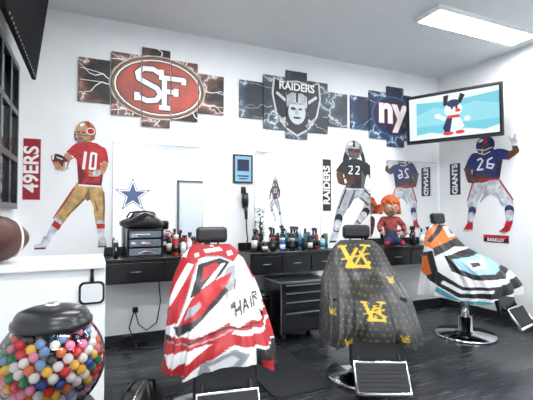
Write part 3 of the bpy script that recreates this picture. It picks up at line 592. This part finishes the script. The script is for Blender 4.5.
def chair(name,x,y,rot,lift=0):
    e=empty(name,Matrix.Translation((x,y,0))@Matrix.Rotation(R(rot),4,'Z'))
    b=MB(); b.lathe([(.30,0),(.305,.012),(.29,.028),(.12,.045),(.07,.06),(.065,.2)],n=44); b.lathe([(.045,.2),(.045,.42+lift)],n=24); b.tube([(.05,.02,.1),(.2,.1,.12),(.33,.18,.2)],.011)
    b.obj('hydraulic_base',[CHROME],e)
    l=lift
    b=MB(); b.box((0,-.02,.44+l),(.34,.36,.05)); b.obj('seat_frame',[BLACK],e,.006)
    b=MB(); b.box((0,-.04,.53+l),(.46,.5,.13)); o=b.obj('seat',[VINYL],e,.04,seg=4)
    Mb=Matrix.Translation((0,.25,.78+l))@Matrix.Rotation(R(-7),4,'X')
    b=MB(); b.box((0,0,-.02),(.36,.09,.4)); b.obj('backrest',[VINYL],e,.035,M=Mb,seg=4)
    b=MB(); b.box((0,.052,-.02),(.33,.02,.36)); b.obj('back_shell',[STEEL],e,.01,M=Mb)
    b=MB()
    for s in(-1,1): b.tube([(s*.05,.01,.15),(s*.05,.01,.32)],.007)
    b.obj('headrest_posts',[CHROME],e,M=Mb)
    b=MB(); b.box((0,0,.35),(.235,.075,.12)); b.obj('headrest',[VINYL],e,.03,M=Mb,seg=4)
    b=MB()
    for s in(-1,1):
        b.box((s*.25,-.03,.64+l),(.05,.36,.035))
        b.box((s*.245,-.02,.53+l),(.02,.34,.1))
    b.obj('armrests',[VINYL],e,.014,seg=3)
    b=MB()
    for s in(-1,1): b.tube([(s*.25,.12,.63+l),(s*.258,.12,.5+l),(s*.258,-.17,.5+l),(s*.25,-.17,.63+l)],.01)
    b.obj('arm_frames',[CHROME],e)
    Ml=Matrix.Translation((0,-.37,.40+l))@Matrix.Rotation(R(-14),4,'X')
    b=MB(); b.box((0,0,-.06),(.38,.05,.24)); b.obj('leg_rest',[VINYL],e,.02,M=Ml,seg=3)
    b=MB()
    for s in(-1,1): b.tube([(s*.13,-.3,.44+l),(s*.14,-.42,.3+l),(s*.15,-.5,.2+l)],.012)
    b.obj('footrest_bars',[BLACK],e)
    Mf=Matrix.Translation((0,-.53,.2+l))@Matrix.Rotation(R(55),4,'X')
    b=MB(); fr_=[(-.175,-.1,0),(.175,-.1,0),(.175,.1,0),(-.175,.1,0),(-.175,-.1,0)]
    b.tube(fr_,.013,0); b.box((0,0,-.004),(.34,.19,.012),1)
    for k in range(7): b.box((0,-.078+k*.026,.003),(.30,.008,.004),1)
    b.obj('footrest',[CHROME,RUB],e,M=Mf)
    return e
Wc=(.78,.79,.81);Rc=(.42,.008,.015);Kc=(.010,.010,.013);Gc=(.3,.33,.36)
e1=chair('barber_chair',.80,2.66,-9)
L1=[(Rc,[(190,240),(240,240),(246,258),(238,270),(222,262),(206,262),(190,268),(184,262)]),(Wc,[(203,252),(222,249),(226,254),(206,257)]),(Wc,[(210,244),(214,244),(215,248),(211,248)]),(Wc,[(230,256),(236,254),(238,260),(232,262)]),(Wc,[(193,258),(198,256),(199,261),(194,263)]),
 (Rc,[(180,262),(198,266),(194,285),(188,312),(182,330),(150,350),(150,310),(168,280)]),(Wc,[(186,270),(193,272),(183,296),(172,318),(166,322),(176,292)]),(Kc,[(150,330),(162,318),(168,322),(152,342)]),
 (Kc,[(198,272),(222,264),(234,270),(224,286),(208,302),(192,308),(196,288)]),(Rc,[(204,276),(218,270),(224,274),(212,286),(202,294)]),(Wc,[(224,272),(229,271),(216,292),(202,302),(206,296)]),
 (Gc,[(230,278),(240,273),(240,296),(230,314),(224,300)]),(Kc,[(178,336),(228,300),(232,305),(184,344)]),(Rc,[(194,308),(222,290),(236,284),(231,298),(206,322),(182,334)]),(Gc,[(188,328),(204,316),(202,312),(192,316)]),
 (Rc,[(150,358),(182,344),(206,340),(234,326),(262,330),(290,320),(290,362),(262,354),(236,348),(206,366),(180,388),(150,390)]),
 (Wc,[(170,366),(196,352),(216,346),(202,358),(176,378)]),(Kc,[(150,352),(176,344),(178,348),(152,358)]),(Wc,[(236,334),(262,337),(276,334),(276,338),(258,342),(234,338)]),(Kc,[(242,258),(250,266),(264,292),(274,330),(290,350),(290,300),(268,272),(252,256)]),
 (Rc,[(250,266),(260,276),(270,300),(277,322),(270,326),(261,296)]),(Wc,[(262,282),(265,284),(272,306),(269,306)]),(Gc,[(205,366),(236,352),(250,358),(226,390),(200,392)]),(Wc,[(212,368),(234,358),(240,362),(222,384)]),(Kc,[(256,356),(290,362),(290,400),(258,396)]),(Rc,[(262,368),(274,372),(276,392),(264,388)])]
L1+=SC(Gc,[(206,262),(222,262),(238,270)],1.8)+SC(Kc,[(186,350),(228,332),(262,332)],1.6)+SC(Kc,[(240,292),(236,320)],1.4)+SC(Gc,[(172,352),(206,346),(234,334)],1.2)+SC(Gc,[(196,270),(190,300),(184,326)],1.2)
def letters(ox,oy,k,sl,word,c,w):
    gl_={'H':[[(0,0),(0,10)],[(6,0),(6,10)],[(0,5),(6,5)]],'A':[[(0,10),(3,0),(6,10)],[(1.3,6.5),(4.7,6.5)]],'I':[[(1,0),(1,10)]],'R':[[(0,10),(0,0),(5,.6),(5.4,3.6),(0,5)],[(2.5,5),(6,10)]],'"':[[(0,0),(0,2.5)],[(2,0),(2,2.5)]]}
    o=[]; x=0
    for ch in word:
        for p in gl_[ch]: o+=SC(c,[(ox+(x+a)*k,oy+b*k+(x+a)*k*sl) for a,b in p],w)
        x+={'I':4,'"':4}.get(ch,8.6)
    return o
L1+=[(Wc,[(232,306),(262,292),(270,318),(240,332),(232,330)])]+letters(234,315,.92,-.3,'"HAIR',Kc,1.8)
cape(e1,LY(L1),Wc,lambda h,z,s,a:(219+h*158,246+(1.055-z)/.66*130),R(-8),.6,'barber_cape')
Yc=(.60,.41,.02); Dk=(.012,.013,.015); D2=(.032,.034,.04)
e2=chair('barber_chair.001',2.01,2.63,-25)
L2=[(D2,[(310,300),(340,262),(350,300),(342,370),(310,370)]),(D2,[(384,262),(398,272),(430,330),(430,370),(394,345)])]
for k in range(22):
    for m_ in range(20):
        x=312+k*5.4+(m_%2)*2.7; y=246+m_*6.2
        L2.append(((.17,.13,.035),ell(x,y,.9,.9,0,6)) if (k+m_)%2 else ((.12,.10,.03),[(x-1.3,y),(x,y-1.6),(x+1.3,y),(x,y+1.6)]))
def mono(cx,cy,k):
    o=[]
    for p,w in (([(-11,-10),(-1,11)],4.0),([(-1,11),(10,-11)],2.2),([(-7,-11),(-15,-10)],2),([(5,-12),(14,-11)],2),([(2,-9),(-7,10),(10,10),(13,5)],3.0),([(-12,3),(13,-3)],1.6),([(4,-6),(13,12)],2.4)):
        o+=SC(Yc,[(cx+a*k,cy+b*k) for a,b in p],w*k)
    return o
L2+=mono(360,262,1.3)+mono(376,316,.8)+mono(336,322,.3)+mono(352,350,.3)+mono(398,290,.3)+mono(404,345,.32)
cape(e2,LY(L2),Dk,lambda h,z,s,a:(369+h*138,240+(1.055-z)/.66*112),R(-10),2.1,'barber_cape')
e3=chair('barber_chair.002',3.64,3.05,15,.10)
Or=(.72,.15,.02);Tl=(.06,.32,.38);LB=(.3,.52,.65)
L3=[(Or,[(446,218),(474,218),(488,236),(480,250),(462,246),(444,256),(430,250),(436,234)]),(Kc,[(442,254),(462,243),(482,247),(478,256),(462,253),(444,264)]),(Wc,[(450,228),(466,225),(471,238),(456,242)]),(Kc,[(455,231),(464,229),(467,236),(458,238)]),
 (Tl,[(472,218),(486,224),(500,244),(495,251),(482,236)]),(Kc,[(486,226),(503,244),(516,266),(508,270),(492,254),(480,250)]),(Kc,[(448,218),(444,232),(436,246),(440,248),(449,234),(453,218)]),
 (Kc,[(424,264),(442,257),(447,282),(470,297),(500,293),(536,276),(536,288),(500,306),(466,310),(438,294),(426,280)]),(Or,[(424,270),(436,264),(441,286),(434,290),(424,280)]),(Wc,[(452,292),(470,301),(496,297),(496,300),(468,305),(450,296)]),
 (Kc,[(453,263),(470,257),(494,257),(515,270),(506,285),(480,288),(460,280)]),(LB,[(460,266),(490,262),(505,271),(498,280),(480,282),(467,277)]),(Wc,[(472,268),(488,266),(491,274),(478,277)]),(Kc,[(476,270),(484,269),(486,272),(479,274)]),
 (Or,[(504,250),(522,266),(534,284),(522,280),(512,264)]),(Kc,[(508,247),(513,248),(540,286),(534,290)]),(Tl,[(446,300),(468,313),(500,309),(500,313),(466,318),(444,306)])]
cape(e3,LY(L3),Wc,lambda h,z,s,a:(471+h*98,226+(1.055-z)/.7*84),R(-66),4.2,'barber_cape',.10)
b=MB(); prism(b,rrect(.5,.9,.06),0,.012,0); b.obj('anti_fatigue_mat',[RUB],None,.003,M=Matrix.Translation((1.44,3.0,0)))
# ================================================================== CAMERA / WORLD
w=bpy.data.worlds.new('World'); bpy.context.scene.world=w; w.use_nodes=True; w.node_tree.nodes['Background'].inputs[0].default_value=(.7,.8,.9,1); w.node_tree.nodes['Background'].inputs[1].default_value=.5
cam=bpy.data.cameras.new('camera'); co=bpy.data.objects.new('camera',cam); bpy.context.scene.collection.objects.link(co)
cam.sensor_width=36; cam.lens=36*400/533; co.location=(0,0,1.30); co.rotation_euler=(R(91.72),0,R(-23.8)); cam.clip_start=.05
bpy.context.scene.camera=co
vs_=bpy.context.scene.view_settings; vs_.view_transform='Standard'; vs_.look='None'; vs_.exposure=0
